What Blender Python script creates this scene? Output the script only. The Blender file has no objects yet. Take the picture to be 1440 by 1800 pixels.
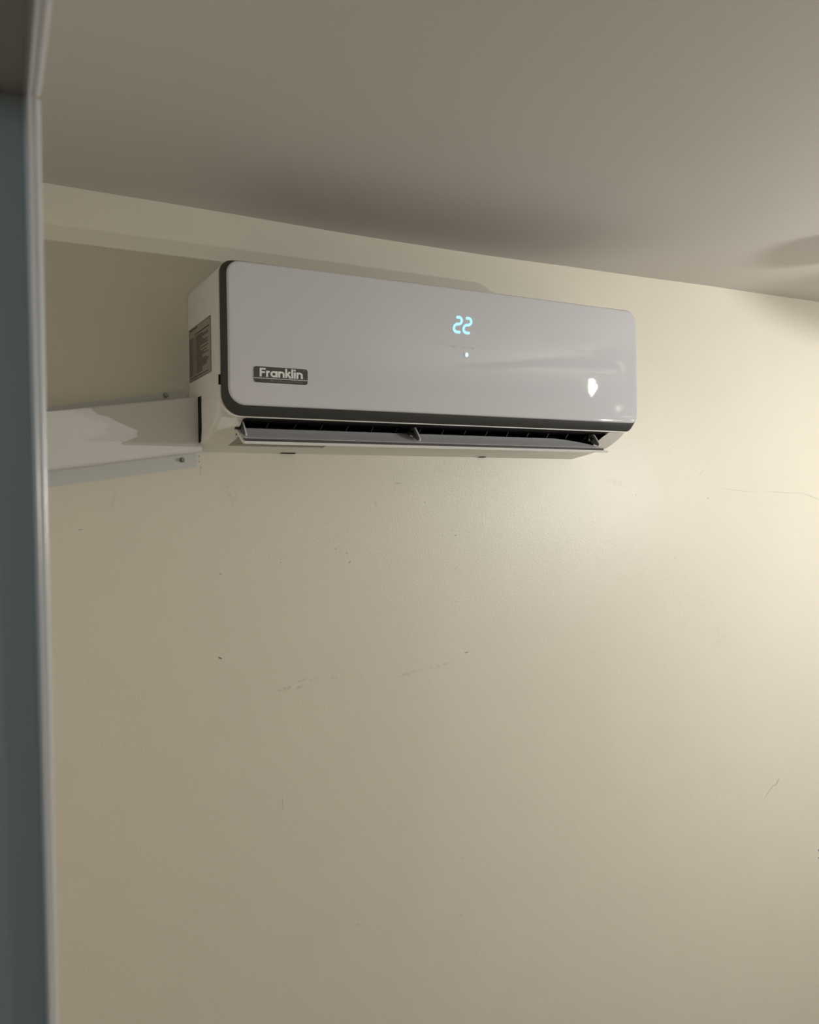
import bpy, bmesh, math, random
from mathutils import Vector, Matrix

random.seed(7)
S = bpy.context.scene
COL = S.collection
Z0 = 1.893                      # height of the air conditioner's underside above the floor
CEIL = 0.407                    # ceiling above that underside

# ------------------------------------------------------------------ camera
def make_camera():
    yaw, roll = math.radians(28.5843), math.radians(-0.8955)
    f = Vector((math.sin(yaw), math.cos(yaw), 0))
    r0 = Vector((math.cos(yaw), -math.sin(yaw), 0))
    u0 = r0.cross(f)
    r = r0 * math.cos(roll) + u0 * math.sin(roll)
    u = u0 * math.cos(roll) - r0 * math.sin(roll)
    cam = bpy.data.cameras.new('camera')
    o = bpy.data.objects.new('camera', cam)
    COL.objects.link(o)
    m = Matrix((r, u, -f)).transposed().to_4x4()
    m.translation = Vector((-0.37489, -1.43275, Z0 - 0.10556))
    o.matrix_world = m
    cam.sensor_fit = 'HORIZONTAL'
    cam.sensor_width = 9.8
    cam.lens = 9.8 * 1521.06 / 1440
    cam.clip_start = 0.01
    cam.dof.use_dof = True
    cam.dof.focus_distance = 1.62
    cam.dof.aperture_fstop = 10.35 / 4.2
    S.camera = o
make_camera()

# ------------------------------------------------------------------ world and exposure
W = bpy.data.worlds.new('world')
S.world = W
W.use_nodes = True
W.node_tree.nodes['Background'].inputs[0].default_value = (0.55, 0.72, 1.0, 1)
W.node_tree.nodes['Background'].inputs[1].default_value = 0.02
S.view_settings.view_transform = 'Standard'
S.view_settings.look = 'None'
S.view_settings.gamma = 1
S.view_settings.exposure = 0.0
S.view_settings.use_curve_mapping = False

# lamp numbers (the lamps themselves are built with the ceiling fan below)
LAMP_COLOR = (1.0, 0.985, 0.965)
BULB_A = dict(pos=(1.750, -1.00, -0.054), power=15.0, beam=0.0)
BULB_B = dict(pos=(1.720, -1.27, -0.022), power=35.5, beam=0.0)
BEAM_AXIS, BEAM_SPREAD = (-0.45, 1.10, -0.10), 140
FAN_XY, BLADE_ANGLE, BLADE_R, BLADE_Z = (1.72, -1.15), 131.2, 0.303, 0.12
HIGHLIGHT_POS = (1.539, -1.15, 0.262)
PASSAGE_POWER, PASSAGE_COLOR = 5.0, (0.80, 0.93, 1.0)

# ------------------------------------------------------------------ helpers
def link(name, me, mat=None, parent=None, smooth=False):
    o = bpy.data.objects.new(name, me)
    COL.objects.link(o)
    if mat is not None:
        for m in (mat if isinstance(mat, (list, tuple)) else [mat]):
            me.materials.append(m)
    if parent is not None:
        o.parent = parent
    if smooth:
        for p in me.polygons:
            p.use_smooth = True
    return o

def from_bm(name, bm, mat=None, parent=None, smooth=False, recalc=True):
    if recalc:
        bmesh.ops.recalc_face_normals(bm, faces=bm.faces[:])
    me = bpy.data.meshes.new(name)
    bm.to_mesh(me)
    bm.free()
    return link(name, me, mat, parent, smooth)

def auto_smooth(o, ang=35):
    me = o.data
    for p in me.polygons:
        p.use_smooth = True
    bm = bmesh.new(); bm.from_mesh(me)
    lim = math.radians(ang)
    for e in bm.edges:
        if len(e.link_faces) == 2:
            e.smooth = e.calc_face_angle(0) < lim
    bm.to_mesh(me); bm.free()

def empty(name, loc):
    o = bpy.data.objects.new(name, None)
    o.empty_display_size = 0.05
    COL.objects.link(o)
    o.location = loc
    return o

def tag(o, label=None, cat=None, group=None, kind=None):
    if label: o['label'] = label
    if cat: o['category'] = cat
    if group: o['group'] = group
    if kind: o['kind'] = kind
    return o

def add_box(bm, lo, hi):
    vs = [bm.verts.new((x, y, z)) for x in (lo[0], hi[0]) for y in (lo[1], hi[1]) for z in (lo[2], hi[2])]
    fs = [(0, 1, 3, 2), (4, 6, 7, 5), (0, 4, 5, 1), (2, 3, 7, 6), (0, 2, 6, 4), (1, 5, 7, 3)]
    return [bm.faces.new([vs[i] for i in f]) for f in fs]

def add_prism_x(bm, poly, x0, x1):
    """poly = list of (y, z); extruded along x"""
    a = [bm.verts.new((x0, y, z)) for y, z in poly]
    b = [bm.verts.new((x1, y, z)) for y, z in poly]
    n = len(poly)
    bm.faces.new(a)
    bm.faces.new(b[::-1])
    for i in range(n):
        bm.faces.new((a[i], b[i], b[(i + 1) % n], a[(i + 1) % n]))
    return a, b

def add_cyl(bm, p0, p1, r0, r1=None, seg=16, caps=True):
    p0, p1 = Vector(p0), Vector(p1)
    r1 = r0 if r1 is None else r1
    d = (p1 - p0).normalized()
    t = d.orthogonal().normalized()
    s = d.cross(t)
    A, B = [], []
    for i in range(seg):
        a = 2 * math.pi * i / seg
        v = t * math.cos(a) + s * math.sin(a)
        A.append(bm.verts.new(p0 + v * r0)); B.append(bm.verts.new(p1 + v * r1))
    for i in range(seg):
        bm.faces.new((A[i], A[(i + 1) % seg], B[(i + 1) % seg], B[i]))
    if caps:
        bm.faces.new(A[::-1]); bm.faces.new(B)

def add_lathe(bm, prof, c, seg=32):
    rings = []
    for r, z in prof:
        rings.append([bm.verts.new((c[0] + r * math.cos(2 * math.pi * i / seg), c[1] + r * math.sin(2 * math.pi * i / seg), c[2] + z)) for i in range(seg)])
    for k in range(len(rings) - 1):
        for i in range(seg):
            bm.faces.new((rings[k][i], rings[k][(i + 1) % seg], rings[k + 1][(i + 1) % seg], rings[k + 1][i]))

def rrect(x0, x1, z0, z1, rbl, rbr, rtr, rtl, nc=10, ns=14):
    """rounded rectangle outline in x-z, counter-clockwise seen from -y, evenly split sides"""
    pts = []
    cs = [((x0 + rbl, z0 + rbl), rbl, 180), ((x1 - rbr, z0 + rbr), rbr, 270), ((x1 - rtr, z1 - rtr), rtr, 0), ((x0 + rtl, z1 - rtl), rtl, 90)]
    for k in range(4):
        (cx, cz), r, a0 = cs[k]
        arc = [(cx + r * math.cos(math.radians(a0 + 90 * i / nc)), cz + r * math.sin(math.radians(a0 + 90 * i / nc))) for i in range(nc + 1)]
        pts += arc
        (dx, dz), r2, b0 = cs[(k + 1) % 4]
        nxt = (dx + r2 * math.cos(math.radians(b0)), dz + r2 * math.sin(math.radians(b0)))
        last = arc[-1]
        for i in range(1, ns):
            t = i / ns
            pts.append((last[0] * (1 - t) + nxt[0] * t, last[1] * (1 - t) + nxt[1] * t))
    return pts

def bridge(bm, A, B):
    n = len(A)
    for i in range(n):
        bm.faces.new((A[i], A[(i + 1) % n], B[(i + 1) % n], B[i]))

# ------------------------------------------------------------------ materials
def mat(name, color, rough=0.5, spec=0.5, metal=0.0, coat=0.0, bump=0.0, bump_scale=400, tint=0.0, tint_scale=6):
    m = bpy.data.materials.new(name)
    m.use_nodes = True
    nt = m.node_tree
    b = nt.nodes['Principled BSDF']
    b.inputs['Base Color'].default_value = (*color, 1)
    b.inputs['Roughness'].default_value = rough
    b.inputs['Specular IOR Level'].default_value = spec
    b.inputs['Metallic'].default_value = metal
    if coat:
        b.inputs['Coat Weight'].default_value = coat
        b.inputs['Coat Roughness'].default_value = 0.03
    if bump or tint:
        tc = nt.nodes.new('ShaderNodeTexCoord')
    if bump:
        n = nt.nodes.new('ShaderNodeTexNoise')
        n.inputs['Scale'].default_value = bump_scale
        n.inputs['Detail'].default_value = 3
        nt.links.new(tc.outputs['Object'], n.inputs['Vector'])
        bp = nt.nodes.new('ShaderNodeBump')
        bp.inputs['Strength'].default_value = bump
        bp.inputs['Distance'].default_value = 0.001
        nt.links.new(n.outputs['Fac'], bp.inputs['Height'])
        nt.links.new(bp.outputs['Normal'], b.inputs['Normal'])
    if tint:
        n = nt.nodes.new('ShaderNodeTexNoise')
        n.inputs['Scale'].default_value = tint_scale
        n.inputs['Detail'].default_value = 4
        nt.links.new(tc.outputs['Object'], n.inputs['Vector'])
        mx = nt.nodes.new('ShaderNodeMix'); mx.data_type = 'RGBA'
        mx.inputs[6].default_value = (*[c * (1 - tint) for c in color], 1)
        mx.inputs[7].default_value = (*[min(1, c * (1 + tint)) for c in color], 1)
        nt.links.new(n.outputs['Fac'], mx.inputs[0])
        nt.links.new(mx.outputs[2], b.inputs['Base Color'])
    return m

def emit(name, color, strength):
    m = bpy.data.materials.new(name)
    m.use_nodes = True
    b = m.node_tree.nodes['Principled BSDF']
    b.inputs['Base Color'].default_value = (*[c * 0.5 for c in color], 1)
    b.inputs['Emission Color'].default_value = (*color, 1)
    b.inputs['Emission Strength'].default_value = strength
    return m

def wall_paint(name, color, marks):
    """cream paint, satin, rolled; scuffs and chips at given wall positions (x, z from the unit's underside)"""
    m = mat(name, color, rough=0.42, spec=0.45)
    nt = m.node_tree
    N, L = nt.nodes, nt.links
    b = N['Principled BSDF']
    tc = N.new('ShaderNodeTexCoord')
    def math_(op, a, c=None, clamp=False):
        n = N.new('ShaderNodeMath'); n.operation = op; n.use_clamp = clamp
        for i, v in enumerate((a, c)):
            if v is None: continue
            if isinstance(v, (int, float)): n.inputs[i].default_value = v
            else: L.new(v, n.inputs[i])
        return n.outputs[0]
    # roller stipple
    n1 = N.new('ShaderNodeTexNoise'); n1.inputs['Scale'].default_value = 260; n1.inputs['Detail'].default_value = 4
    n2 = N.new('ShaderNodeTexNoise'); n2.inputs['Scale'].default_value = 9; n2.inputs['Detail'].default_value = 4
    n3 = N.new('ShaderNodeTexNoise'); n3.inputs['Scale'].default_value = 120; n3.inputs['Detail'].default_value = 3
    n4 = N.new('ShaderNodeTexVoronoi'); n4.inputs['Scale'].default_value = 16
    for n in (n1, n2, n3, n4):
        L.new(tc.outputs['Object'], n.inputs['Vector'])
    h = math_('ADD', math_('MULTIPLY', n1.outputs['Fac'], 0.5), math_('MULTIPLY', n2.outputs['Fac'], 1.6))
    bp = N.new('ShaderNodeBump'); bp.inputs['Strength'].default_value = 0.32; bp.inputs['Distance'].default_value = 0.0016
    L.new(h, bp.inputs['Height']); L.new(bp.outputs['Normal'], b.inputs['Normal'])
    sep = N.new('ShaderNodeSeparateXYZ'); L.new(tc.outputs['Object'], sep.inputs[0])
    X, Zc = sep.outputs['X'], sep.outputs['Z']
    total = None
    for (mx, mz, ln, wd, ang, st, rag) in marks:
        ca, sa = math.cos(math.radians(ang)), math.sin(math.radians(ang))
        dx = math_('SUBTRACT', X, mx); dz = math_('SUBTRACT', Zc, mz + Z0)
        u = math_('DIVIDE', math_('ADD', math_('MULTIPLY', dx, ca), math_('MULTIPLY', dz, sa)), ln)
        v = math_('DIVIDE', math_('SUBTRACT', math_('MULTIPLY', dz, ca), math_('MULTIPLY', dx, sa)), wd)
        d = math_('ADD', math_('MULTIPLY', u, u), math_('MULTIPLY', v, v))
        f = math_('SUBTRACT', 1.0, d, True)
        if rag:
            f = math_('MULTIPLY', f, math_('MULTIPLY', math_('SUBTRACT', n3.outputs['Fac'], 0.42), 5.0, True))
        f = math_('MULTIPLY', f, st)
        total = f if total is None else math_('MAXIMUM', total, f)
    mixn = N.new('ShaderNodeMix'); mixn.data_type = 'RGBA'
    mixn.inputs[6].default_value = (*[c * 0.97 for c in color], 1)
    mixn.inputs[7].default_value = (*[c * 1.03 for c in color], 1)
    L.new(n2.outputs['Fac'], mixn.inputs[0])
    mk = N.new('ShaderNodeMix'); mk.data_type = 'RGBA'
    L.new(total, mk.inputs[0])
    L.new(mixn.outputs[2], mk.inputs[6])
    mk.inputs[7].default_value = (0.05, 0.045, 0.035, 1)
    L.new(mk.outputs[2], b.inputs['Base Color'])
    return m

MARKS = [  # x, z, half length, half width, angle, strength, ragged
    (0.0385, -0.3465, 0.0045, 0.0017, -20, 0.95, 0), (0.0365, -0.3448, 0.0022, 0.0012, 10, 0.8, 0),
    (0.1516, -0.4108, 0.0150, 0.0042, 8, 0.42, 1), (0.1850, -0.3990, 0.0120, 0.0030, 12, 0.36, 1),
    (0.2050, -0.3990, 0.0140, 0.0034, 5, 0.42, 1), (0.2430, -0.4030, 0.0120, 0.0034, 8, 0.46, 1),
    (0.1780, -0.4110, 0.0120, 0.0030, 14, 0.26, 1),
    (0.4000, -0.4090, 0.0320, 0.0036, 8, 0.22, 1), (0.4700, -0.4010, 0.0380, 0.0050, 8, 0.16, 1),
    (0.5274, -0.3817, 0.0060, 0.0016, 4, 0.62, 0),
    (1.3879, -0.7989, 0.0280, 0.0013, 38, 0.42, 0), (1.4180, -0.7800, 0.0150, 0.0014, 50, 0.75, 0),
    (1.4060, -0.7860, 0.0110, 0.0012, 15, 0.45, 0),
    (1.3000, -0.0670, 0.0800, 0.0011, -5, 0.24, 0), (1.4600, -0.0720, 0.0900, 0.0011, -2, 0.26, 0),
    (1.5600, -0.0820, 0.0500, 0.0012, -14, 0.32, 0), (1.1750, -0.0260, 0.0180, 0.0011, 40, 0.22, 0),
    (0.3824, -0.0520, 0.0100, 0.0010, 0, 0.4, 0), (0.4394, -0.0876, 0.0018, 0.0016, 0, 0.6, 0),
    (0.5068, -0.1522, 0.0026, 0.0014, -20, 0.75, 0), (0.5000, -0.0660, 0.0018, 0.0014, 0, 0.5, 0),
    (0.2529, -0.1701, 0.0024, 0.0018, 0, 0.4, 0), (0.2750, -0.1780, 0.0030, 0.0022, 30, 0.3, 0), (0.2806, -0.1948, 0.0034, 0.0022, 40, 0.45, 0),
    (0.9735, -0.0758, 0.0016, 0.0016, 0, 0.6, 0), (1.1962, -0.0847, 0.0024, 0.0018, 0, 0.55, 0), (1.0900, -0.2200, 0.0020, 0.0018, 0, 0.4, 0),
    (0.5040, -0.2170, 0.0016, 0.0014, 0, 0.5, 0), (0.5060, -0.2800, 0.0026, 0.0010, -20, 0.45, 0), (0.5700, -0.1300, 0.0018, 0.0014, 0, 0.35, 0),
    (0.3350, -0.0900, 0.0016, 0.0100, 8, 0.22, 0), (0.1480, -0.1900, 0.0020, 0.0014, 0, 0.4, 0), (0.0410, -0.2050, 0.0030, 0.0014, 0, 0.5, 0),
    (0.6000, -0.0742, 0.0120, 0.0240, 0, 0.07, 1), (0.6900, -0.0640, 0.0140, 0.0300, 0, 0.07, 1), (0.9200, -0.0500, 0.0420, 0.0090, -10, 0.09, 1),
    (0.0600, -0.0700, 0.0140, 0.0260, 30, 0.10, 1), (-0.1300, -0.0800, 0.0040, 0.0180, -20, 0.12, 1), (-0.1800, -0.1250, 0.0050, 0.0012, 5, 0.45, 0),
    (1.2300, -0.4100, 0.0300, 0.0330, 0, 0.07, 1), (1.5690, -0.9770, 0.0030, 0.0035, 0, 0.95, 0), (1.5690, -0.9960, 0.0030, 0.0030, 0, 0.85, 0),
    (0.5100, -0.7800, 0.0040, 0.0016, -20, 0.22, 0), (0.5060, -0.8900, 0.0022, 0.0016, 0, 0.35, 0), (0.2850, -0.8550, 0.0070, 0.0030, -30, 0.22, 1),
    (0.1450, -0.6100, 0.0014, 0.0160, 4, 0.20, 0), (-0.0300, 0.1260, 0.0300, 0.0120, 10, 0.08, 1), (0.0105, -0.0300, 0.0016, 0.0100, 0, 0.6, 1),
    (0.0080, -0.0070, 0.0016, 0.0030, 0, 0.5, 0), (0.0080, -0.0160, 0.0016, 0.0024, 0, 0.5, 0),
]
M_WALL = wall_paint('cream_wall_paint', (0.72, 0.68, 0.57), MARKS)
M_SIDE = mat('side_wall_paint', (0.80, 0.76, 0.68), rough=0.5, bump=0.15, bump_scale=250)
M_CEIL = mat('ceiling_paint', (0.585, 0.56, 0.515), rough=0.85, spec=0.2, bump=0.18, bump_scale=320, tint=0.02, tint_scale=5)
M_FLOOR = mat('brown_floor_tile', (0.17, 0.14, 0.11), rough=0.4, tint=0.1, tint_scale=3)
M_CASE = mat('white_plastic', (0.80, 0.785, 0.73), rough=0.34, spec=0.45, bump=0.05, bump_scale=900)
M_PANEL = mat('gloss_white_panel', (0.64, 0.64, 0.66), rough=0.03, spec=0.5)
M_TRIM = mat('charcoal_trim', (0.045, 0.046, 0.041), rough=0.42, spec=0.4)
M_BLACK = mat('black_interior', (0.006, 0.006, 0.006), rough=0.7, spec=0.15)
M_VANE = mat('dark_vane_plastic', (0.014, 0.014, 0.014), rough=0.35)
M_FLAP = mat('louver_plastic', (0.70, 0.70, 0.71), rough=0.4)
M_LIP = mat('louver_lip_plastic', (0.78, 0.77, 0.74), rough=0.3)
M_GROOVE_SHADE = mat('groove_shade_grey', (0.07, 0.065, 0.065), rough=0.6)  # dark tone stands for the shade under the louver's edge
M_ARM = mat('grey_arm_plastic', (0.13, 0.13, 0.13), rough=0.35)
M_DUCT = mat('white_painted_sheet_metal', (0.66, 0.66, 0.63), rough=0.36, spec=0.5, tint=0.03, tint_scale=12)
M_FLANGE = mat('grey_white_sheet_metal', (0.60, 0.605, 0.585), rough=0.38, spec=0.5, tint=0.03, tint_scale=20)
M_SCREW = mat('zinc_screw', (0.30, 0.30, 0.30), rough=0.3, metal=0.9)
M_BADGE = mat('badge_charcoal', (0.075, 0.073, 0.066), rough=0.3)
M_WHITE = mat('badge_white', (0.86, 0.86, 0.85), rough=0.4)
M_SMALL = mat('badge_small_print', (0.24, 0.24, 0.23), rough=0.5)
M_LABEL = mat('grey_label_paper', (0.33, 0.31, 0.255), rough=0.6)
M_PRINT = mat('label_ink', (0.035, 0.03, 0.02), rough=0.7)
M_PALEINK = mat('pale_ink', (0.62, 0.60, 0.54), rough=0.6)
M_FAINT = mat('faint_panel_print', (0.80, 0.78, 0.76), rough=0.4)
M_LED = emit('cyan_display_light', (0.38, 0.77, 1.0), 1.05)
M_DOT = emit('pale_indicator_light', (0.62, 0.86, 1.0), 1.1)
M_JAMB = mat('slate_door_frame_paint', (0.24, 0.285, 0.30), rough=0.45, spec=0.4, tint=0.05, tint_scale=5)
M_HEADER = mat('header_warm_lit_paint', (0.36, 0.345, 0.335), rough=0.5)  # same frame paint as the jamb, with warmer light put into the colour
M_BEAD = mat('grey_gloss_bead', (0.58, 0.58, 0.58), rough=0.24, spec=0.6, bump=0.25, bump_scale=60)
M_FAN = mat('brown_fan_blade', (0.16, 0.09, 0.05), rough=0.4)
M_FANMETAL = mat('brushed_fan_metal', (0.45, 0.43, 0.40), rough=0.35, metal=0.9)
M_BULB = emit('bulb_glow', LAMP_COLOR, 3.0)
M_HIGHLIGHT = emit('highlight_emission', (1.0, 0.95, 0.88), 90.0)  # added glow, only for the highlight on the panel

# ------------------------------------------------------------------ structure: the room
XR, YB = 3.3, -3.4              # right wall, rear wall
TILT = 0.0416                   # the left wall runs a little out of square
def xl(y): return -0.3201 + TILT * (y + 0.9)

def build_room():
    # wall with the air conditioner; origin at the world origin so that marks keep their place
    bm = bmesh.new()
    add_box(bm, (-0.5, 0.0, 0.0), (XR + 0.1, 0.1, Z0 + CEIL + 0.06))
    tag(from_bm('wall_back', bm, M_WALL), kind='structure')
    # ceiling, sagging a few millimetres along its joint with that wall
    bm = bmesh.new()
    nx, ny = 48, 24
    x0, x1, y0, y1 = -1.6, XR + 0.1, YB - 0.1, 0.02
    sag = [(-1.6, 0.0045), (-0.22, 0.0024), (-0.10, 0.0006), (0.37, -0.0050), (0.57, -0.0052), (0.9, -0.001), (1.27, 0.0037), (1.60, 0.0062), (4, 0.0062)]
    def s(x):
        for (a, va), (b, vb) in zip(sag, sag[1:]):
            if x <= b:
                t = (x - a) / (b - a); t = t * t * (3 - 2 * t)
                return va + (vb - va) * t
        return sag[-1][1]
    g = []
    for i in range(nx + 1):
        x = x0 + (x1 - x0) * (i / nx)
        g.append([bm.verts.new((x, y0 + (y1 - y0) * j / ny, Z0 + CEIL + s(x) * max(0, 1 + (y0 + (y1 - y0) * j / ny) / 1.5))) for j in range(ny + 1)])
    for i in range(nx):
        for j in range(ny):
            bm.faces.new((g[i][j], g[i][j + 1], g[i + 1][j + 1], g[i + 1][j]))
    res = bmesh.ops.extrude_face_region(bm, geom=bm.faces[:])
    for v in [e for e in res['geom'] if isinstance(e, bmesh.types.BMVert)]:
        v.co.z = Z0 + CEIL + 0.12
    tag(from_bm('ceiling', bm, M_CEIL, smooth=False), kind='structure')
    # floor
    bm = bmesh.new(); add_box(bm, (-1.6, YB - 0.1, -0.1), (XR + 0.1, 0.1, 0.0))
    tag(from_bm('floor', bm, M_FLOOR), kind='structure')
    # right and rear wall
    bm = bmesh.new(); add_box(bm, (XR, YB, 0.0), (XR + 0.1, 0.0, Z0 + CEIL + 0.06))
    tag(from_bm('wall_right', bm, M_SIDE), kind='structure')
    bm = bmesh.new(); add_box(bm, (-1.6, YB - 0.1, 0.0), (XR + 0.1, YB, Z0 + CEIL + 0.06))
    tag(from_bm('wall_rear', bm, M_SIDE), kind='structure')
    # left wall with the doorway the photograph is taken from
    bm = bmesh.new()
    T = 0.10
    def slab(ya, yb, za, zb):
        vs = []
        for y in (ya, yb):
            for dx in (-T, -0.012):
                for z in (za, zb):
                    vs.append(bm.verts.new((xl(y) + dx, y, z)))
        for f in [(0, 1, 3, 2), (4, 6, 7, 5), (0, 4, 5, 1), (2, 3, 7, 6), (0, 2, 6, 4), (1, 5, 7, 3)]:
            bm.faces.new([vs[i] for i in f])
    slab(-0.88, 0.0, 0.0, Z0 + CEIL + 0.05)
    slab(-1.80, -0.88, Z0 + 0.24, Z0 + CEIL + 0.05)
    slab(YB, -1.80, 0.0, Z0 + CEIL + 0.05)
    tag(from_bm('wall_left', bm, M_SIDE), kind='structure')
    # far side of the passage the camera stands in
    bm = bmesh.new(); add_box(bm, (-1.7, YB - 0.1, 0.0), (-1.6, 0.1, Z0 + CEIL + 0.06))
    tag(from_bm('wall_passage', bm, M_SIDE), kind='structure')
    bm = bmesh.new(); add_box(bm, (-1.6, 0.0, 0.0), (-0.5, 0.1, Z0 + CEIL + 0.06))
    tag(from_bm('wall_passage_end', bm, M_SIDE), kind='structure')
build_room()

# door frame: slate boards with a grey rounded bead along the room-side edge
def build_door_frame():
    root = empty('trim_1', (-0.32, -0.9, 0))
    tag(root, kind='structure')
    def P(name, bm, m, smooth=False):
        o = from_bm(name, bm, m, None, smooth)
        o.parent = root
        o.matrix_parent_inverse = Matrix.Translation(-root.location)
        return o
    zc = 0.1335                                   # inner corner of jamb and header
    HD = Vector((-0.0416, -1.0, 0.0)); HS = 0.045  # header runs towards the camera, rising a little
    def bead_profile(w):
        """(inwards from the room-side edge, out of the face) : flat with a fine ridge and a round edge"""
        r = 0.0042
        pts = []
        for i in range(9):
            a = math.radians(90 * i / 8)
            pts.append((r - r * math.cos(a), -(r - r * math.sin(a))))
        pts[0] = (0.0, -0.012)
        pts += [(w * 0.62, 0.0), (w * 0.68, 0.0006), (w * 0.76, 0.0010), (w * 0.84, 0.0006), (w * 0.90, -0.0002), (w, -0.0014), (w, -0.012)]
        return pts
    # jamb board
    bm = bmesh.new()
    add_box(bm, (-0.45, -0.8975, 0.0), (-0.3215, -0.88, Z0 + zc))
    P('jamb', bm, M_JAMB)
    # header board: underside slopes with the header line
    bm = bmesh.new()
    L = 0.95
    q = []
    for (t) in (-0.02, L):
        for dx in (-0.125, -0.0025):
            for dz in (0.0016, 0.03):
                q.append(bm.verts.new((-0.3195 + HD.x * t + dx, -0.8985 + HD.y * t, Z0 + zc + HS * t + dz)))
    for f in [(0, 1, 3, 2), (4, 6, 7, 5), (0, 4, 5, 1), (2, 3, 7, 6), (0, 2, 6, 4), (1, 5, 7, 3)]:
        bm.faces.new([q[i] for i in f])
    P('header', bm, M_HEADER)
    # near jamb, behind the camera's shoulder
    bm = bmesh.new()
    add_box(bm, (-0.47, -1.815, 0.0), (-0.36, -1.79, Z0 + zc + 0.04))
    P('jamb', bm, M_JAMB)
    # bead along the jamb
    bm = bmesh.new()
    rows = []
    for k in range(41):
        z = -Z0 + (Z0 + zc) * k / 40
        t = min(1, max(0, (zc - z) / 0.53))
        w = 0.0094 * (1 - t) + 0.0062 * t
        xe = -0.3199 * (1 - t) - 0.3180 * t
        rows.append([bm.verts.new((xe - a, -0.9000 - b, Z0 + z)) for a, b in bead_profile(w)])
    for A, B in zip(rows, rows[1:]):
        for i in range(len(A) - 1):
            bm.faces.new((A[i], A[i + 1], B[i + 1], B[i]))
    P('jamb_bead', bm, M_BEAD, True)
    bm = bmesh.new()
    rows = []
    for k in range(25):
        t = 0.95 * k / 24
        w = 0.0094 + 0.001 * min(1, t / 0.1)
        rows.append([bm.verts.new((-0.3199 + HD.x * t - a, -0.9000 + HD.y * t, Z0 + zc + HS * t - b)) for a, b in bead_profile(w)])
    for A, B in zip(rows, rows[1:]):
        for i in range(len(A) - 1):
            bm.faces.new((A[i], A[i + 1], B[i + 1], B[i]))
    P('header_bead', bm, M_BEAD, True)
build_door_frame()

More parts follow.
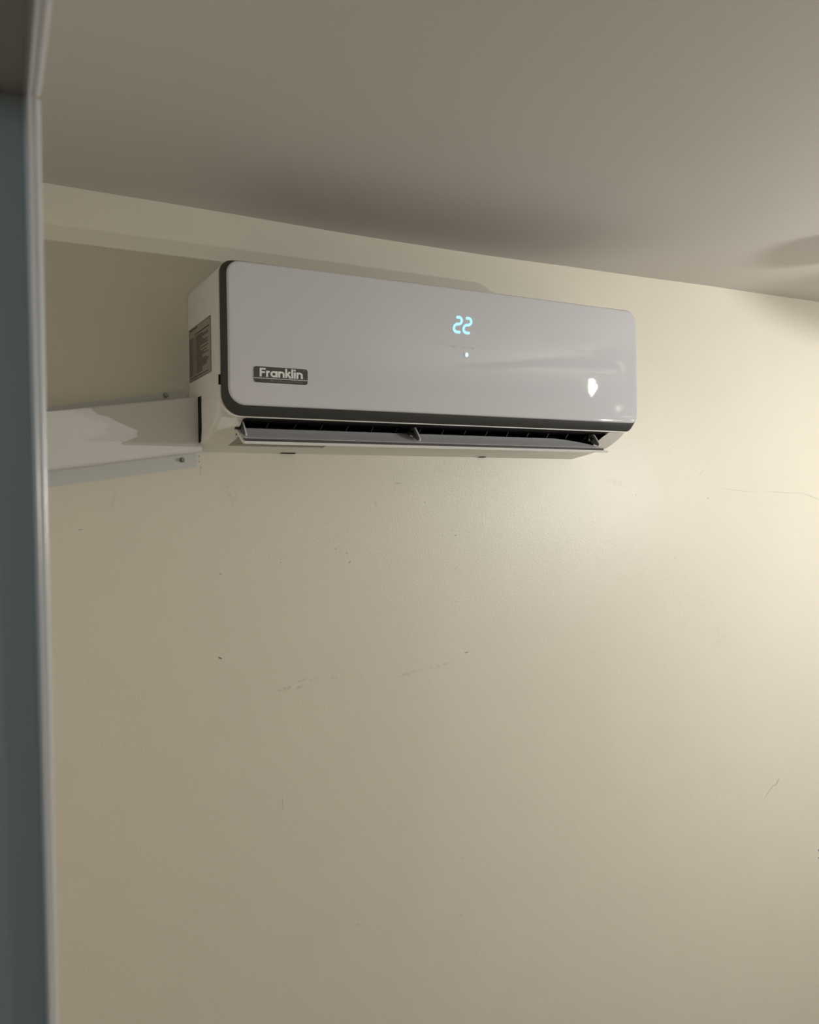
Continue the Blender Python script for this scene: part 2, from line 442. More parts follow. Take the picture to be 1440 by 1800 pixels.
# ------------------------------------------------------------------ the air conditioner
def build_ac():
    root = empty('air_conditioner', (0.4, 0.0, Z0))
    tag(root, 'white wall mounted split air conditioner with charcoal trim and cyan 22 display', 'air conditioner')
    inv = Matrix.Translation(-Vector((0.4, 0, 0)))
    def P(name, bm, m, parent=root, smooth=False, label=None, ang=None, recalc=True):
        o = from_bm(name, bm, m, None, smooth, recalc)
        o.parent = parent
        o.matrix_parent_inverse = inv if parent is root else Matrix.Identity(4)
        if label: o['label'] = label
        if ang: auto_smooth(o, ang)
        return o
    XA, XB = -0.0065, 0.7995
    # ---- casing
    bm = bmesh.new()
    out = rrect(XA, XB, 0.0405, 0.2700, 0.031, 0.016, 0.018, 0.018, nc=8, ns=6)
    back = [bm.verts.new((x, -0.0005, z)) for x, z in out]
    front = [bm.verts.new((x, -0.1755, z)) for x, z in out]
    bridge(bm, back, front); bm.faces.new(back[::-1]); bm.faces.new(front)
    low = [(-0.1755, 0.0500), (-0.1700, 0.0475), (-0.1652, 0.0440), (-0.1555, 0.0383), (-0.1457, 0.0322), (-0.1330, 0.0255), (-0.1200, 0.0195), (-0.1076, 0.0150), (-0.0900, 0.0115), (-0.0700, 0.0085), (-0.0350, 0.0040), (-0.0005, 0.0)]
    def cheek(x_out, x_in, R):
        """side piece whose lower front rolls over into the flank with radius R"""
        prof = [(-0.1685, 0.0730), (-0.1685, 0.0630), (-0.1678, 0.0550), (-0.1655, 0.0480), (-0.1612, 0.0424)] + low[3:]
        nrm = []
        for i in range(len(prof)):
            a_, b_ = Vector(prof[max(0, i - 1)]), Vector(prof[min(len(prof) - 1, i + 1)])
            t = (b_ - a_).normalized()
            nrm.append(Vector((-t.y, t.x)))
        sgn = 1 if x_in > x_out else -1
        rows = [[bm.verts.new((x_in, y, z)) for y, z in prof]]
        K = 8
        for k in range(K + 1):
            ph = math.radians(90 * k / K)
            off = R * (1 - math.cos(ph)); x = x_out + sgn * R * (1 - math.sin(ph))
            rows.append([bm.verts.new((x, min(-0.0005, p[0] + n.x * off), p[1] + n.y * off)) for p, n in zip(prof, nrm)])
        for A, B in zip(rows, rows[1:]):
            for j in range(len(A) - 1):
                bm.faces.new((A[j], A[j + 1], B[j + 1], B[j]))
        top_o = bm.verts.new((x_out, -0.0005, 0.0730)); top_i = bm.verts.new((x_in, -0.0005, 0.0730))
        bm.faces.new(rows[-1] + [top_o])
        bm.faces.new(rows[0][::-1] + [top_i])
    cheek(XA - 0.0004, 0.034, 0.0085)
    cheek(XB + 0.0004, 0.752, 0.005)
    # rear underside tray
    add_prism_x(bm, [(-0.118, 0.0187), (-0.1076, 0.0150), (-0.0900, 0.0115), (-0.0700, 0.0085), (-0.0350, 0.0040), (-0.0005, 0.0), (-0.0005, 0.0402), (-0.050, 0.0402), (-0.070, 0.030), (-0.095, 0.0215)], 0.034, 0.752)
    P('casing', bm, M_CASE, ang=46)
    # ---- dark intake grille in the top
    bm = bmesh.new(); add_box(bm, (0.045, -0.155, 0.2695), (0.750, -0.025, 0.2706))
    gr = P('intake_mesh', bm, M_BLACK)
    bm = bmesh.new()
    for i in range(16):
        x = 0.045 + 0.705 * i / 15
        add_box(bm, (x - 0.002, -0.157, 0.2700), (x + 0.002, -0.023, 0.2722))
    P('intake_grille', bm, M_CASE)
    # ---- black inside of the outlet
    bm = bmesh.new()
    def quad(*p): bm.faces.new([bm.verts.new(v) for v in p])
    x0, x1 = 0.0345, 0.7515
    prof = [(-0.118, 0.0192), (-0.095, 0.0220), (-0.070, 0.0305), (-0.050, 0.0396), (-0.171, 0.0396)]
    for (ya, za), (yb, zb) in zip(prof, prof[1:]):
        quad((x0, ya, za), (x1, ya, za), (x1, yb, zb), (x0, yb, zb))
    for x in (x0, x1):
        bm.faces.new([bm.verts.new((x, y, z)) for y, z in [(-0.1640, 0.0392), (-0.1457, 0.0322), (-0.1200, 0.0203), (-0.095, 0.0180), (-0.050, 0.0396)]])
    P('outlet_cavity', bm, M_BLACK, recalc=False)
    # ---- charcoal trim behind the panel
    oa = rrect(-0.0046, 0.8005, 0.0420, 0.2735, 0.032, 0.016, 0.022, 0.020)
    pa = rrect(0.0029, 0.8030, 0.0570, 0.2715, 0.0255, 0.0135, 0.024, 0.020)
    bm = bmesh.new()
    mid = lambda k: [(o[0] * (1 - k) + p[0] * k, o[1] * (1 - k) + p[1] * k) for o, p in zip(oa, pa)]
    loops = []
    for pts, y in ((oa, -0.1750), (oa, -0.1768), (mid(0.12), -0.1785), (mid(1.0), -0.1865), (mid(1.25), -0.1870)):
        loops.append([bm.verts.new((x, y, z)) for x, z in pts])
    for A, B in zip(loops, loops[1:]): bridge(bm, A, B)
    bm.faces.new(loops[0][::-1]); bm.faces.new(loops[-1])
    P('front_trim', bm, M_TRIM, ang=40)
    # ---- gloss front panel, gently bowed
    def Y(x, z):
        u = (x - 0.402) / 0.4; v = (z - 0.170) / 0.108
        bow = 0.0026 * (1 - abs(v) ** 2.0 * (0.85 if v < 0 else 1.3)) + 0.0030 * (1 - u * u)
        return -(0.1885 + bow)
    bm = bmesh.new()
    cx, cz = 0.402, 0.165
    def inset(d):
        return rrect(0.0029 + d, 0.8030 - d, 0.0570 + d, 0.2715 - d, 0.0255 - d * 0.8, 0.0135 - d * 0.6, 0.024 - d * 0.8, 0.020 - d * 0.8)
    loops = [[bm.verts.new((x, -0.1840, z)) for x, z in inset(0.0006)]]
    for d, k in ((0.0, 0.0034), (0.0002, 0.0022), (0.0006, 0.0012), (0.0013, 0.0005), (0.0022, 0.0001), (0.0035, 0.0)):
        loops.append([bm.verts.new((x, Y(x, z) + k, z)) for x, z in inset(d)])
    base = inset(0.0035)
    for t in (0.05, 0.11, 0.18, 0.26, 0.35, 0.45, 0.56, 0.68, 0.80, 0.91):
        pts = []
        for x, z in base:
            xx, zz = x + (cx - x) * t * 0.27, z + (cz - z) * t
            pts.append((xx, zz))
        loops.append([bm.verts.new((x, Y(x, z), z)) for x, z in pts])
    for A, B in zip(loops, loops[1:]): bridge(bm, A, B)
    bm.faces.new(loops[0][::-1])
    last = loops[-1]
    bm.faces.new(last)
    for v in [v for v in bm.verts if not v.link_faces]: bm.verts.remove(v)
    pan = P('front_panel', bm, M_PANEL, ang=50)
    def on(x, z, lift=0.0): return (x, Y(x, z) - lift, z)
    # ---- name badge
    bx0, bx1, bz0, bz1 = 0.0408, 0.1266, 0.0915, 0.1158
    bm = bmesh.new()
    o2 = rrect(bx0 - 0.0009, bx1 + 0.0009, bz0 - 0.0009, bz1 + 0.0009, *(0.0048,) * 4, nc=5, ns=8)
    A = [bm.verts.new(on(x, z, -0.0004)) for x, z in o2]; B = [bm.verts.new(on(x, z, 0.0004)) for x, z in o2]
    bridge(bm, A, B); bm.faces.new(B)
    badge = P('badge', bm, M_WHITE, label='charcoal rounded name badge with white rim and lettering')
    bm = bmesh.new()
    o1 = rrect(bx0, bx1, bz0, bz1, *(0.0042,) * 4, nc=5, ns=8)
    A = [bm.verts.new(on(x, z, 0.0003)) for x, z in o1]; B = [bm.verts.new(on(x, z, 0.0009)) for x, z in o1]
    bridge(bm, A, B); bm.faces.new(B)
    P('badge_field', bm, M_BADGE, badge)
    bm = bmesh.new()
    for (za, zb) in ((0.09785, 0.09865),):
        for i in range(8):
            xa, xb = bx0 + (bx1 - bx0) * i / 8, bx0 + (bx1 - bx0) * (i + 1) / 8
            bm.faces.new([bm.verts.new(on(x, z, 0.0012)) for x, z in ((xa, za), (xb, za), (xb, zb), (xa, zb))])
    P('badge_rule', bm, M_WHITE, badge)
    # lettering drawn with strokes: x to the right, z up, cap height 1
    def stroke_mesh(bm, path, w, tf, lift, closed=False):
        pts = [Vector(p) for p in path]
        n = len(pts)
        L_, R_ = [], []
        for i, p in enumerate(pts):
            if closed:
                d = (pts[(i + 1) % n] - pts[i - 1]).normalized()
            else:
                d = (pts[min(i + 1, n - 1)] - pts[max(i - 1, 0)]).normalized()
            nn = Vector((-d.y, d.x)) * w / 2
            L_.append(bm.verts.new(on(*tf(p + nn), lift))); R_.append(bm.verts.new(on(*tf(p - nn), lift)))
        rng = range(n) if closed else range(n - 1)
        for i in rng:
            j = (i + 1) % n
            bm.faces.new((R_[i], R_[j], L_[j], L_[i]))
    def arc(cx, cz, r, a0, a1, n=14, sx=1.0):
        return [(cx + r * sx * math.cos(math.radians(a0 + (a1 - a0) * i / n)), cz + r * math.sin(math.radians(a0 + (a1 - a0) * i / n))) for i in range(n + 1)]
    w = 0.205
    glyph = {
        'F': ([[(w / 2, 0), (w / 2, 1)], [(0, 1 - w / 2), (0.60, 1 - w / 2)], [(0, 0.53), (0.54, 0.53)]], 0.64),
        'r': ([[(w / 2, 0), (w / 2, 0.72)], arc(0.345, 0.36, 0.245, 175, 80, 8)], 0.44),
        'a': ([arc(0.365, 0.355, 0.262, 0, 360, 26), [(0.64, 0), (0.64, 0.72)]], 0.80),
        'n': ([[(w / 2, 0), (w / 2, 0.72)], arc(0.335, 0.39, 0.232, 180, 0, 14) + [(0.567, 0.2), (0.567, 0)]], 0.73),
        'k': ([[(w / 2, 0), (w / 2, 1.06)], [(0.16, 0.33), (0.50, 0.72)], [(0.24, 0.42), (0.55, 0.0)]], 0.62),
        'l': ([[(w / 2, 0), (w / 2, 1.06)]], 0.27),
        'i': ([[(w / 2, 0), (w / 2, 0.72)], [(w / 2, 0.84), (w / 2, 1.03)]], 0.27),
    }
    bm = bmesh.new()
    cap = 0.0131
    total = sum(glyph[c][1] for c in 'Franklin') - 0.06
    kx = (0.1182 - 0.0498) / total
    xo = 0.0498
    for c in 'Franklin':
        strokes, adv = glyph[c]
        for s_ in strokes:
            closed = (c == 'a' and len(s_) > 20)
            p = s_[:-1] if closed else s_
            stroke_mesh(bm, p, w, lambda q, xo=xo: (xo + q.x * kx, 0.1004 + q.y * cap), 0.0013, closed)
        xo += adv * kx
    P('badge_lettering', bm, M_WHITE, badge)
    bm = bmesh.new()
    stroke_mesh(bm, arc(0, 0, 0.0009, 0, 360, 12)[:-1], 0.0005, lambda q: (0.1200 + q.x, 0.1128 + q.y), 0.0013, True)
    P('registered_mark', bm, M_SMALL, badge)
    # small line of print, a text curve turned into a mesh
    def text_mesh(body, size):
        c = bpy.data.curves.new('print', 'FONT'); c.body = body; c.size = size; c.resolution_u = 2
        to = bpy.data.objects.new('print', c); COL.objects.link(to)
        bpy.context.view_layer.update()
        me = bpy.data.meshes.new_from_object(to.evaluated_get(bpy.context.evaluated_depsgraph_get()))
        bpy.data.objects.remove(to); bpy.data.curves.remove(c)
        return me
    me = text_mesh('Air Conditioning & Heating', 0.0042)
    wmax = max(v.co.x for v in me.vertices)
    k = (0.1178 - 0.0665) / wmax
    for v in me.vertices:
        v.co = Vector(on(0.0665 + v.co.x * k, 0.0936 + v.co.y, 0.0013))
    o = link('badge_small_print', me, M_SMALL); o.parent = badge
    # ---- display: two rounded digits and an indicator dot
    def digit(bm, x0):
        wd, ht = 0.0148, 0.0252
        sl = 0.16
        r = 0.0058
        pts = []
        pts += [(0.0040, ht)]
        pts += [(0.0078 + r * math.cos(math.radians(a)), ht - r + r * math.sin(math.radians(a))) for a in range(90, -91, -15)]
        zm = ht - 2 * r
        r2 = (zm) / 2
        pts += [(0.0066 + r2 * math.cos(math.radians(a)), zm / 2 + r2 * math.sin(math.radians(a))) for a in range(105, 271, 15)]
        pts += [(0.0115, 0.0)]
        tf = lambda q: (x0 + q.x + sl * q.y - 0.001, 0.1962 + q.y)
        stroke_mesh(bm, pts, 0.0046, tf, 0.0006)
        for e_ in (pts[0], pts[-1]):
            vs = [bm.verts.new(on(*tf(Vector((e_[0] + 0.0023 * math.cos(t), e_[1] + 0.0023 * math.sin(t)))), 0.00062)) for t in [2 * math.pi * i / 14 for i in range(14)]]
            bm.faces.new(vs)
    for x0 in (0.3905, 0.4095):
        bm = bmesh.new(); digit(bm, x0)
        P('display_digit', bm, M_LED)
    bm = bmesh.new()
    bm.faces.new([bm.verts.new(on(0.4150 + 0.0030 * math.cos(t), 0.1590 + 0.0036 * math.sin(t), 0.0006)) for t in [2 * math.pi * i / 20 for i in range(20)]])
    P('indicator_light', bm, M_DOT)
    bm = bmesh.new()
    for (xa, xb, z) in ((0.3900, 0.4040, 0.1710), (0.4120, 0.4190, 0.1708), (0.4290, 0.4385, 0.1703)):
        n_ = max(2, int((xb - xa) / 0.0022))
        for i in range(n_):
            p, q = xa + (xb - xa) * i / n_, xa + (xb - xa) * (i + 0.72) / n_
            bm.faces.new([bm.verts.new(on(x, zz, 0.0004)) for x, zz in ((p, z - 0.0006), (q, z - 0.0006), (q, z + 0.0006), (p, z + 0.0006))])
    P('panel_print', bm, M_FAINT)
    # ---- rating label on the left side
    xs = XA - 0.0008
    bm = bmesh.new()
    add_box(bm, (xs, -0.1345, 0.1130), (XA + 0.0004, -0.0075, 0.1985))
    lab = P('rating_label', bm, M_LABEL, label='grey printed rating label on the left side')
    bm = bmesh.new()
    xp = xs - 0.0003
    def bar(ya, yb, za, zb): bm.faces.new([bm.verts.new((xp, y, z)) for y, z in ((ya, za), (yb, za), (yb, zb), (ya, zb))])
    rnd = random.Random(3)
    for ya, yb in ((-0.1345, -0.0075),):
        bar(ya, yb, 0.1977, 0.1985); bar(ya, yb, 0.1130, 0.1138)
    bar(-0.1345, -0.1336, 0.1130, 0.1985); bar(-0.0084, -0.0075, 0.1130, 0.1985)
    bar(-0.128, -0.045, 0.1845, 0.1862); bar(-0.06, -0.012, 0.1945, 0.1962)
    for i in range(24):
        z = 0.1805 - i * 0.00255
        bar(-0.030, -0.012, z, z + 0.0012)
        ln = rnd.choice((0.025, 0.035, 0.045, 0.06, 0.07))
        bar(-0.052 - ln, -0.052, z, z + 0.0013)
    bar(-0.0350, -0.0335, 0.122, 0.183); bar(-0.0440, -0.0425, 0.122, 0.183); bar(-0.0475, -0.0468, 0.122, 0.183)
    bar(-0.122, -0.014, 0.1168, 0.1182)
    P('label_print', bm, M_PRINT, lab)
    # ---- dark latch slot beside the panel
    bm = bmesh.new(); add_box(bm, (XA - 0.0010, -0.1760, 0.0875), (XA + 0.0015, -0.1725, 0.1025))
    P('latch_slot', bm, M_BLACK)
    # ---- dark pipe opening in the left flank, behind the cable cover's end
    bm = bmesh.new()
    bm.faces.new([bm.verts.new((XA - 0.0012, y, z)) for y, z in ((-0.052, 0.010), (-0.068, 0.010), (-0.0760, 0.030), (-0.0745, 0.083), (-0.052, 0.083))])
    P('pipe_opening', bm, M_BLACK, recalc=False)
    # ---- warning label on the underside
    bm = bmesh.new()
    add_prism_x(bm, [(-0.112, 0.0152), (-0.090, 0.0108), (-0.060, 0.0066), (-0.060, 0.0075), (-0.090, 0.0118), (-0.112, 0.0162)], 0.040, 0.205)
    wl = P('warning_label', bm, M_LABEL, label='grey warning label under the outlet')
    bm = bmesh.new()
    for (xa, xb, t) in ((0.105, 0.198, 0.60), (0.120, 0.196, 0.78), (0.140, 0.200, 0.93), (0.050, 0.090, 0.72)):
        y = -0.104 + 0.040 * t; z = 0.0133 + (0.0068 - 0.0133) * t - 0.0006
        bm.faces.new([bm.verts.new(v) for v in ((xa, y, z), (xb, y, z), (xb, y + 0.0035, z - 0.0005), (xa, y + 0.0035, z - 0.0005))])
    P('warning_print', bm, M_PALEINK, wl)
    # ---- release notches at the lower rear edge
    for xa, wn in ((0.150, 0.026), (0.560, 0.014)):
        bm = bmesh.new(); add_box(bm, (xa, -0.009, -0.0004), (xa + wn, -0.0008, 0.0022))
        P('release_notch', bm, M_BLACK)
    # ---- air vanes in the dark
    for i in range(15):
        x = 0.062 + 0.0462 * i
        bm = bmesh.new()
        pr = [(-0.122, 0.0385), (-0.120, 0.031), (-0.110, 0.0255), (-0.098, 0.0245), (-0.078, 0.034), (-0.078, 0.0385)]
        A = [bm.verts.new((x + 0.020 + (0.0385 - z) * -0.55 + (y + 0.142) * 0.25, y, z)) for y, z in pr]
        B = [bm.verts.new((v.co.x + 0.0012, v.co.y, v.co.z)) for v in A]
        bm.faces.new(A); bm.faces.new(B[::-1])
        for j in range(len(A)):
            bm.faces.new((A[j], B[j], B[(j + 1) % len(A)], A[(j + 1) % len(A)]))
        P('air_vane', bm, M_VANE)
    # ---- the louver, open
    sec = [(-0.126, 0.0292), (-0.134, 0.0232), (-0.146, 0.0168), (-0.1590, 0.0112)]
    bm = bmesh.new()
    NX = 44
    up, dn = [], []
    for i in range(NX + 1):
        x = 0.0355 + (0.7400 - 0.0355) * i / NX
        k = 1.0
        if x > 0.655:
            t = (x - 0.655) / (0.7400 - 0.655)
            k = max(0.02, math.sqrt(max(0, 1 - t * t)) * 0.55 + 0.45 * (1 - t))
        ys = []
        m_ = 8
        for j in range(m_ + 1):
            s_ = (1 - k) + k * j / m_                       # 0 rear .. 1 front
            q = s_ * 3; a_ = min(2, int(q)); f_ = q - a_
            ys.append((sec[a_][0] + (sec[a_ + 1][0] - sec[a_][0]) * f_, sec[a_][1] + (sec[a_ + 1][1] - sec[a_][1]) * f_))
        up.append([bm.verts.new((x, y, z)) for y, z in ys])
        dn.append([bm.verts.new((x, y - 0.0012, z - 0.0026)) for y, z in ys])
    for i in range(NX):
        for j in range(8):
            bm.faces.new((up[i][j], up[i + 1][j], up[i + 1][j + 1], up[i][j + 1]))
            bm.faces.new((dn[i][j], dn[i][j + 1], dn[i + 1][j + 1], dn[i + 1][j]))
        bm.faces.new((up[i][0], dn[i][0], dn[i + 1][0], up[i + 1][0]))
        bm.faces.new((up[i][8], up[i + 1][8], dn[i + 1][8], dn[i][8]))
    for i in (0, NX):
        for j in range(8):
            bm.faces.new((up[i][j], up[i][j + 1], dn[i][j + 1], dn[i][j]))
    lou = P('louver', bm, M_FLAP, ang=40, label='grey horizontal louver swung open below the outlet')
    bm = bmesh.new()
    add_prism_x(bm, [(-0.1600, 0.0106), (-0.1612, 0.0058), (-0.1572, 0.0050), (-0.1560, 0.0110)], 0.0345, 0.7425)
    P('louver_groove_shade', bm, M_GROOVE_SHADE, lou)  # dark strip: shade of the undercut above the lip, put in as colour
    bm = bmesh.new()
    a, b = add_prism_x(bm, [(-0.1590, 0.0056), (-0.1640, 0.0062), (-0.1666, 0.0056), (-0.1672, 0.0038), (-0.1660, 0.0014), (-0.1590, 0.0022)], 0.0325, 0.7480)
    for v in a + b:
        if v.co.x > 0.7 and v.co.y > -0.160: v.co.x -= 0.012
    P('louver_lip', bm, M_LIP, lou, label='white front lip of the louver')
    # left end edge of the louver
    bm = bmesh.new()
    add_prism_x(bm, [(-0.1600, 0.0080), (-0.1668, 0.0050), (-0.1640, 0.0015), (-0.129, 0.0215), (-0.125, 0.0300), (-0.131, 0.0285)], 0.0318, 0.0345)
    P('louver_end', bm, M_LIP, lou)
    # ---- arms that carry the louver
    def arm(x, w_):
        bm = bmesh.new()
        add_prism_x(bm, [(-0.128, 0.0390), (-0.139, 0.0390), (-0.147, 0.0300), (-0.1560, 0.0180), (-0.1545, 0.0150), (-0.138, 0.0215), (-0.130, 0.030)], x, x + w_)
        o = P('louver_arm', bm, M_ARM)
        bm = bmesh.new()
        add_cyl(bm, (x - 0.009, -0.137, 0.0290), (x + w_ + 0.002, -0.137, 0.0290), 0.0034, seg=14)
        P('pivot_pin', bm, M_VANE, o)
        bm = bmesh.new()
        add_prism_x(bm, [(-0.1400, 0.0386), (-0.1480, 0.0300), (-0.1572, 0.0180), (-0.1555, 0.0150), (-0.1462, 0.0300)], x + w_, x + w_ + 0.0022)
        P('arm_edge', bm, M_LIP, o)
    arm(0.3400, 0.0022)
    arm(0.7330, 0.0022)
    arm(0.0365, 0.0016)
    return root
build_ac()

# ------------------------------------------------------------------ sheet metal pipe cover beside it
def build_duct():
    root = empty('pipe_cover', (-0.15, 0.0, Z0))
    tag(root, 'white sheet metal pipe cover sloping left from the air conditioner', 'pipe cover')
    inv = Matrix.Translation(-Vector((-0.15, 0, 0)))
    def P(name, bm, m, parent=root, ang=None, label=None):
        o = from_bm(name, bm, m)
        o.parent = parent
        o.matrix_parent_inverse = inv if parent is root else Matrix.Identity(4)
        if ang: auto_smooth(o, ang)
        if label: o['label'] = label
        return o
    xa, xb = -0.2865, -0.0085
    def dep(x): return 0.057 + (x - xb) / (-0.22) * 0.010
    def top(x): return 0.0847 + 0.1515 * (x + 0.005)
    def bot(x): return -0.0027 + 0.1455 * (x + 0.000)
    bm = bmesh.new()
    rows = []
    NX = 24
    for i in range(NX + 1):
        x = xa + (xb - xa) * i / NX
        d, zt, zb = dep(x), top(x), bot(x)
        r = 0.0028
        pr = [(-0.0016, zt), (-d + r, zt)]
        pr += [(-d + r - r * math.sin(math.radians(a)), zt - r + r * math.cos(math.radians(a))) for a in (22, 45, 68, 90)]
        pr += [(-d, zt - (zt - zb) * k) for k in (0.25, 0.5, 0.75)]
        r2 = 0.006
        pr += [(-d + r2 - r2 * math.cos(math.radians(a)), zb + r2 - r2 * math.sin(math.radians(a))) for a in (0, 18, 36, 54, 72, 90)]
        pr += [(-0.0016, zb)]
        # the cut end is sprung out a little at its lower corner
        fl = max(0, (i - NX + 3) / 3)
        vs = []
        for y, z in pr:
            h = (zt - z) / (zt - zb)
            vs.append(bm.verts.new((x + fl * (0.0010 + 0.0062 * max(0, h - 0.45) / 0.55) * min(1, -y / 0.05), y, z)))
        rows.append(vs)
    for A, B in zip(rows, rows[1:]):
        for j in range(len(A) - 1):
            bm.faces.new((A[j], A[j + 1], B[j + 1], B[j]))
    bmesh.ops.recalc_face_normals(bm, faces=bm.faces[:])
    r_ = bmesh.ops.solidify(bm, geom=bm.faces[:], thickness=0.0010)
    P('cover_face', bm, M_DUCT, ang=32)
    # flanges flat on the wall
    bm = bmesh.new()
    def flange(z_in, z_out, ends, th=0.0014):
        a = []
        pts = ends
        A = [bm.verts.new((x, -0.0001, z)) for x, z in pts]
        B = [bm.verts.new((x, -th, z)) for x, z in pts]
        bm.faces.new(A[::-1]); bm.faces.new(B)
        bridge(bm, A, B)
    ft = lambda x: 0.1014 + 0.178 * (x + 0.0166)
    flange(None, None, [(xa, top(xa) - 0.004), (-0.0085, top(-0.0085) - 0.002), (-0.0105, 0.0935), (-0.0166, ft(-0.0166)), (-0.0215, ft(-0.0215) + 0.001), (-0.10, ft(-0.10)), (xa, ft(xa))])
    upf = P('upper_flange', bm, M_FLANGE, label='narrow upper fixing flange')
    bm = bmesh.new()
    fb = lambda x: -0.0256 + 0.146 * (x - 0.004)
    flange(None, None, [(xa, fb(xa)), (-0.175, fb(-0.175)), (-0.10, fb(-0.10)), (0.0042, fb(0.0042)), (0.0035, bot(0.0035) + 0.002), (xa, bot(xa) + 0.003)])
    lof = P('lower_flange', bm, M_FLANGE, label='lower fixing flange')
    for par, (x, z) in ((upf, (-0.0455, 0.0912)), (lof, (-0.0205, -0.0140))):
        bm = bmesh.new()
        add_cyl(bm, (x, -0.0012, z), (x, -0.0026, z), 0.0046, 0.0043, seg=20)
        add_cyl(bm, (x, -0.0026, z), (x, -0.0068, z), 0.0031, 0.0029, seg=6)
        P('screw', bm, M_SCREW, par)
build_duct()

# ------------------------------------------------------------------ ceiling fan with lamps, out of frame to the right: it lights the room
def add_light(kind, name, p, energy, color, size, **kw):
    l = bpy.data.lights.new(name, kind)
    l.energy = energy; l.color = color; l.shadow_soft_size = size
    for k, v in kw.items(): setattr(l, k, v)
    o = bpy.data.objects.new(name, l); COL.objects.link(o)
    o.location = p
    return o

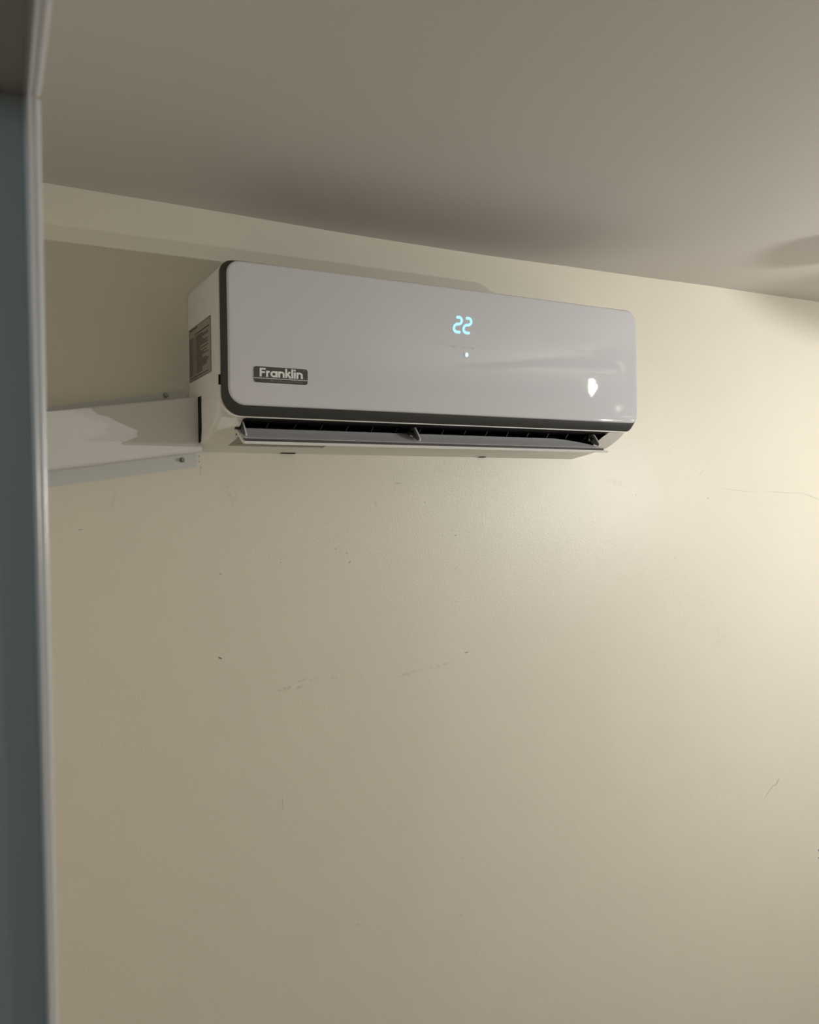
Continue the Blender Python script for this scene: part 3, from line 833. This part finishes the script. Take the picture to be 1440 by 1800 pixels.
def build_fan():
    c = Vector((FAN_XY[0], FAN_XY[1], Z0 + CEIL))
    root = empty('ceiling_fan', c)
    tag(root, 'ceiling fan with three brown blades and lit bulbs under its hub', 'ceiling fan')
    inv = Matrix.Translation(-c)
    def P(name, bm, m, smooth=False):
        o = from_bm(name, bm, m, None, smooth)
        o.parent = root
        o.matrix_parent_inverse = inv
        return o
    bm = bmesh.new()
    add_lathe(bm, [(0.0, 0.006), (0.075, 0.006), (0.075, -0.02), (0.045, -0.04), (0.045, -0.09), (0.045, -0.20), (0.09, -0.22), (0.095, -0.30), (0.08, -0.345), (0.04, -0.36), (0.04, -0.385), (0.0, -0.39)], c)
    P('motor_housing', bm, M_FANMETAL, smooth=True)
    zb = Z0 + BLADE_Z
    for k in range(3):
        a0 = math.radians(BLADE_ANGLE + 120 * k)
        d = Vector((math.cos(a0), math.sin(a0), 0)); s = Vector((-d.y, d.x, 0))
        bm = bmesh.new()
        o2 = rrect(0.13, BLADE_R, -0.036, 0.036, 0.02, 0.032, 0.032, 0.02, nc=6, ns=4)
        A = [bm.verts.new(c + d * u + s * v + Vector((0, 0, zb - c.z + 0.06 * v))) for u, v in o2]
        B = [bm.verts.new(v.co + Vector((0, 0, 0.007))) for v in A]
        bm.faces.new(A[::-1]); bm.faces.new(B); bridge(bm, A, B)
        P('blade', bm, M_FAN)
        bm = bmesh.new()
        p0 = c + d * 0.08 + Vector((0, 0, zb - c.z - 0.006)); p1 = c + d * 0.16 + Vector((0, 0, zb - c.z - 0.006))
        add_cyl(bm, p0, p1, 0.012, 0.009, seg=10)
        P('blade_iron', bm, M_FANMETAL)
    for B in (BULB_A, BULB_B):
        p = Vector(B['pos']) + Vector((0, 0, Z0))
        hub = Vector((c.x, c.y, c.z - 0.375))
        cap = p + Vector((0, 0, 0.085))
        elbow = Vector((cap.x, cap.y, max(hub.z, cap.z + 0.03)))
        bm = bmesh.new()
        add_cyl(bm, hub, elbow, 0.008, seg=10)
        add_cyl(bm, elbow + Vector((0, 0, 0.008)), cap, 0.012, 0.020, seg=16)
        P('lamp_arm', bm, M_FANMETAL)
        bm = bmesh.new()
        bmesh.ops.create_uvsphere(bm, u_segments=20, v_segments=12, radius=0.028, matrix=Matrix.Translation(p + Vector((0, 0, 0.058))) @ Matrix.Diagonal((1, 1, 1.25, 1)))
        P('bulb', bm, M_BULB, smooth=True)
        add_light('POINT', 'lamp_light', p, B['power'], LAMP_COLOR, 0.007)
        if B['beam']:
            o = add_light('SPOT', 'lamp_beam', p, B['beam'], LAMP_COLOR, 0.009, spot_size=math.radians(BEAM_SPREAD), spot_blend=1.0)
            o.rotation_euler = Vector(BEAM_AXIS).to_track_quat('-Z', 'Y').to_euler()
    # small glowing shape added so that the front panel reflects a highlight
    p = Vector(HIGHLIGHT_POS) + Vector((0, 0, Z0))
    bm = bmesh.new()
    bmesh.ops.create_uvsphere(bm, u_segments=16, v_segments=10, radius=0.008, matrix=Matrix.Translation(p) @ Matrix.Diagonal((1, 1, 4.6, 1)))
    P('highlight_glow', bm, M_HIGHLIGHT, smooth=True)
    bm = bmesh.new()
    for q0, q1 in (((-0.002, 0.054), (0.017, 0.018)), ((-0.004, -0.046), (0.017, -0.016))):
        add_cyl(bm, p + Vector((q0[0], 0, q0[1])), p + Vector((q1[0], 0, q1[1])), 0.0011, seg=8)
    ring = [p + Vector((0.0215 + 0.003 * math.cos(t), 0, 0.011 * math.sin(t))) for t in [2 * math.pi * i / 12 for i in range(12)]]
    for i in range(12):
        add_cyl(bm, ring[i], ring[(i + 1) % 12], 0.0008, seg=6)
    P('highlight_lines', bm, M_HIGHLIGHT)  # thin lines and ring of the highlight, added as glowing tubes
    bm = bmesh.new()
    add_cyl(bm, p + Vector((0, 0, 0.036)), p + Vector((0, 0, 0.065)), 0.007, seg=12)
    add_cyl(bm, p + Vector((0, 0, 0.060)), Vector((c.x, c.y, p.z + 0.060)), 0.004, seg=8)
    P('lamp_arm', bm, M_FANMETAL)
build_fan()

# unseen lamp added in the passage to light the door frame
def build_passage_fill():
    c = Vector((-1.05, -1.75, Z0 + CEIL))
    root = empty('added_ceiling_lamp', c)
    tag(root, 'added round white fill lamp in the unseen passage behind the doorway', 'lamp')
    for nm, prof, m in (('fill_lamp_base', [(0.0, 0.006), (0.13, 0.006), (0.13, -0.03), (0.0, -0.03)], M_FANMETAL),
                        ('fill_lamp_shade', [(0.12, -0.03), (0.115, -0.06), (0.08, -0.085), (0.0, -0.095)], M_PASSAGE)):
        bm = bmesh.new(); add_lathe(bm, prof, (0, 0, 0), seg=28)
        o = from_bm(nm, bm, m, root, True)
    add_light('POINT', 'passage_fill_light', c + Vector((0, 0, -0.16)), PASSAGE_POWER, PASSAGE_COLOR, 0.06)
M_PASSAGE = emit('passage_fill_glow', (0.8, 0.93, 1.0), 2.0)
build_passage_fill()
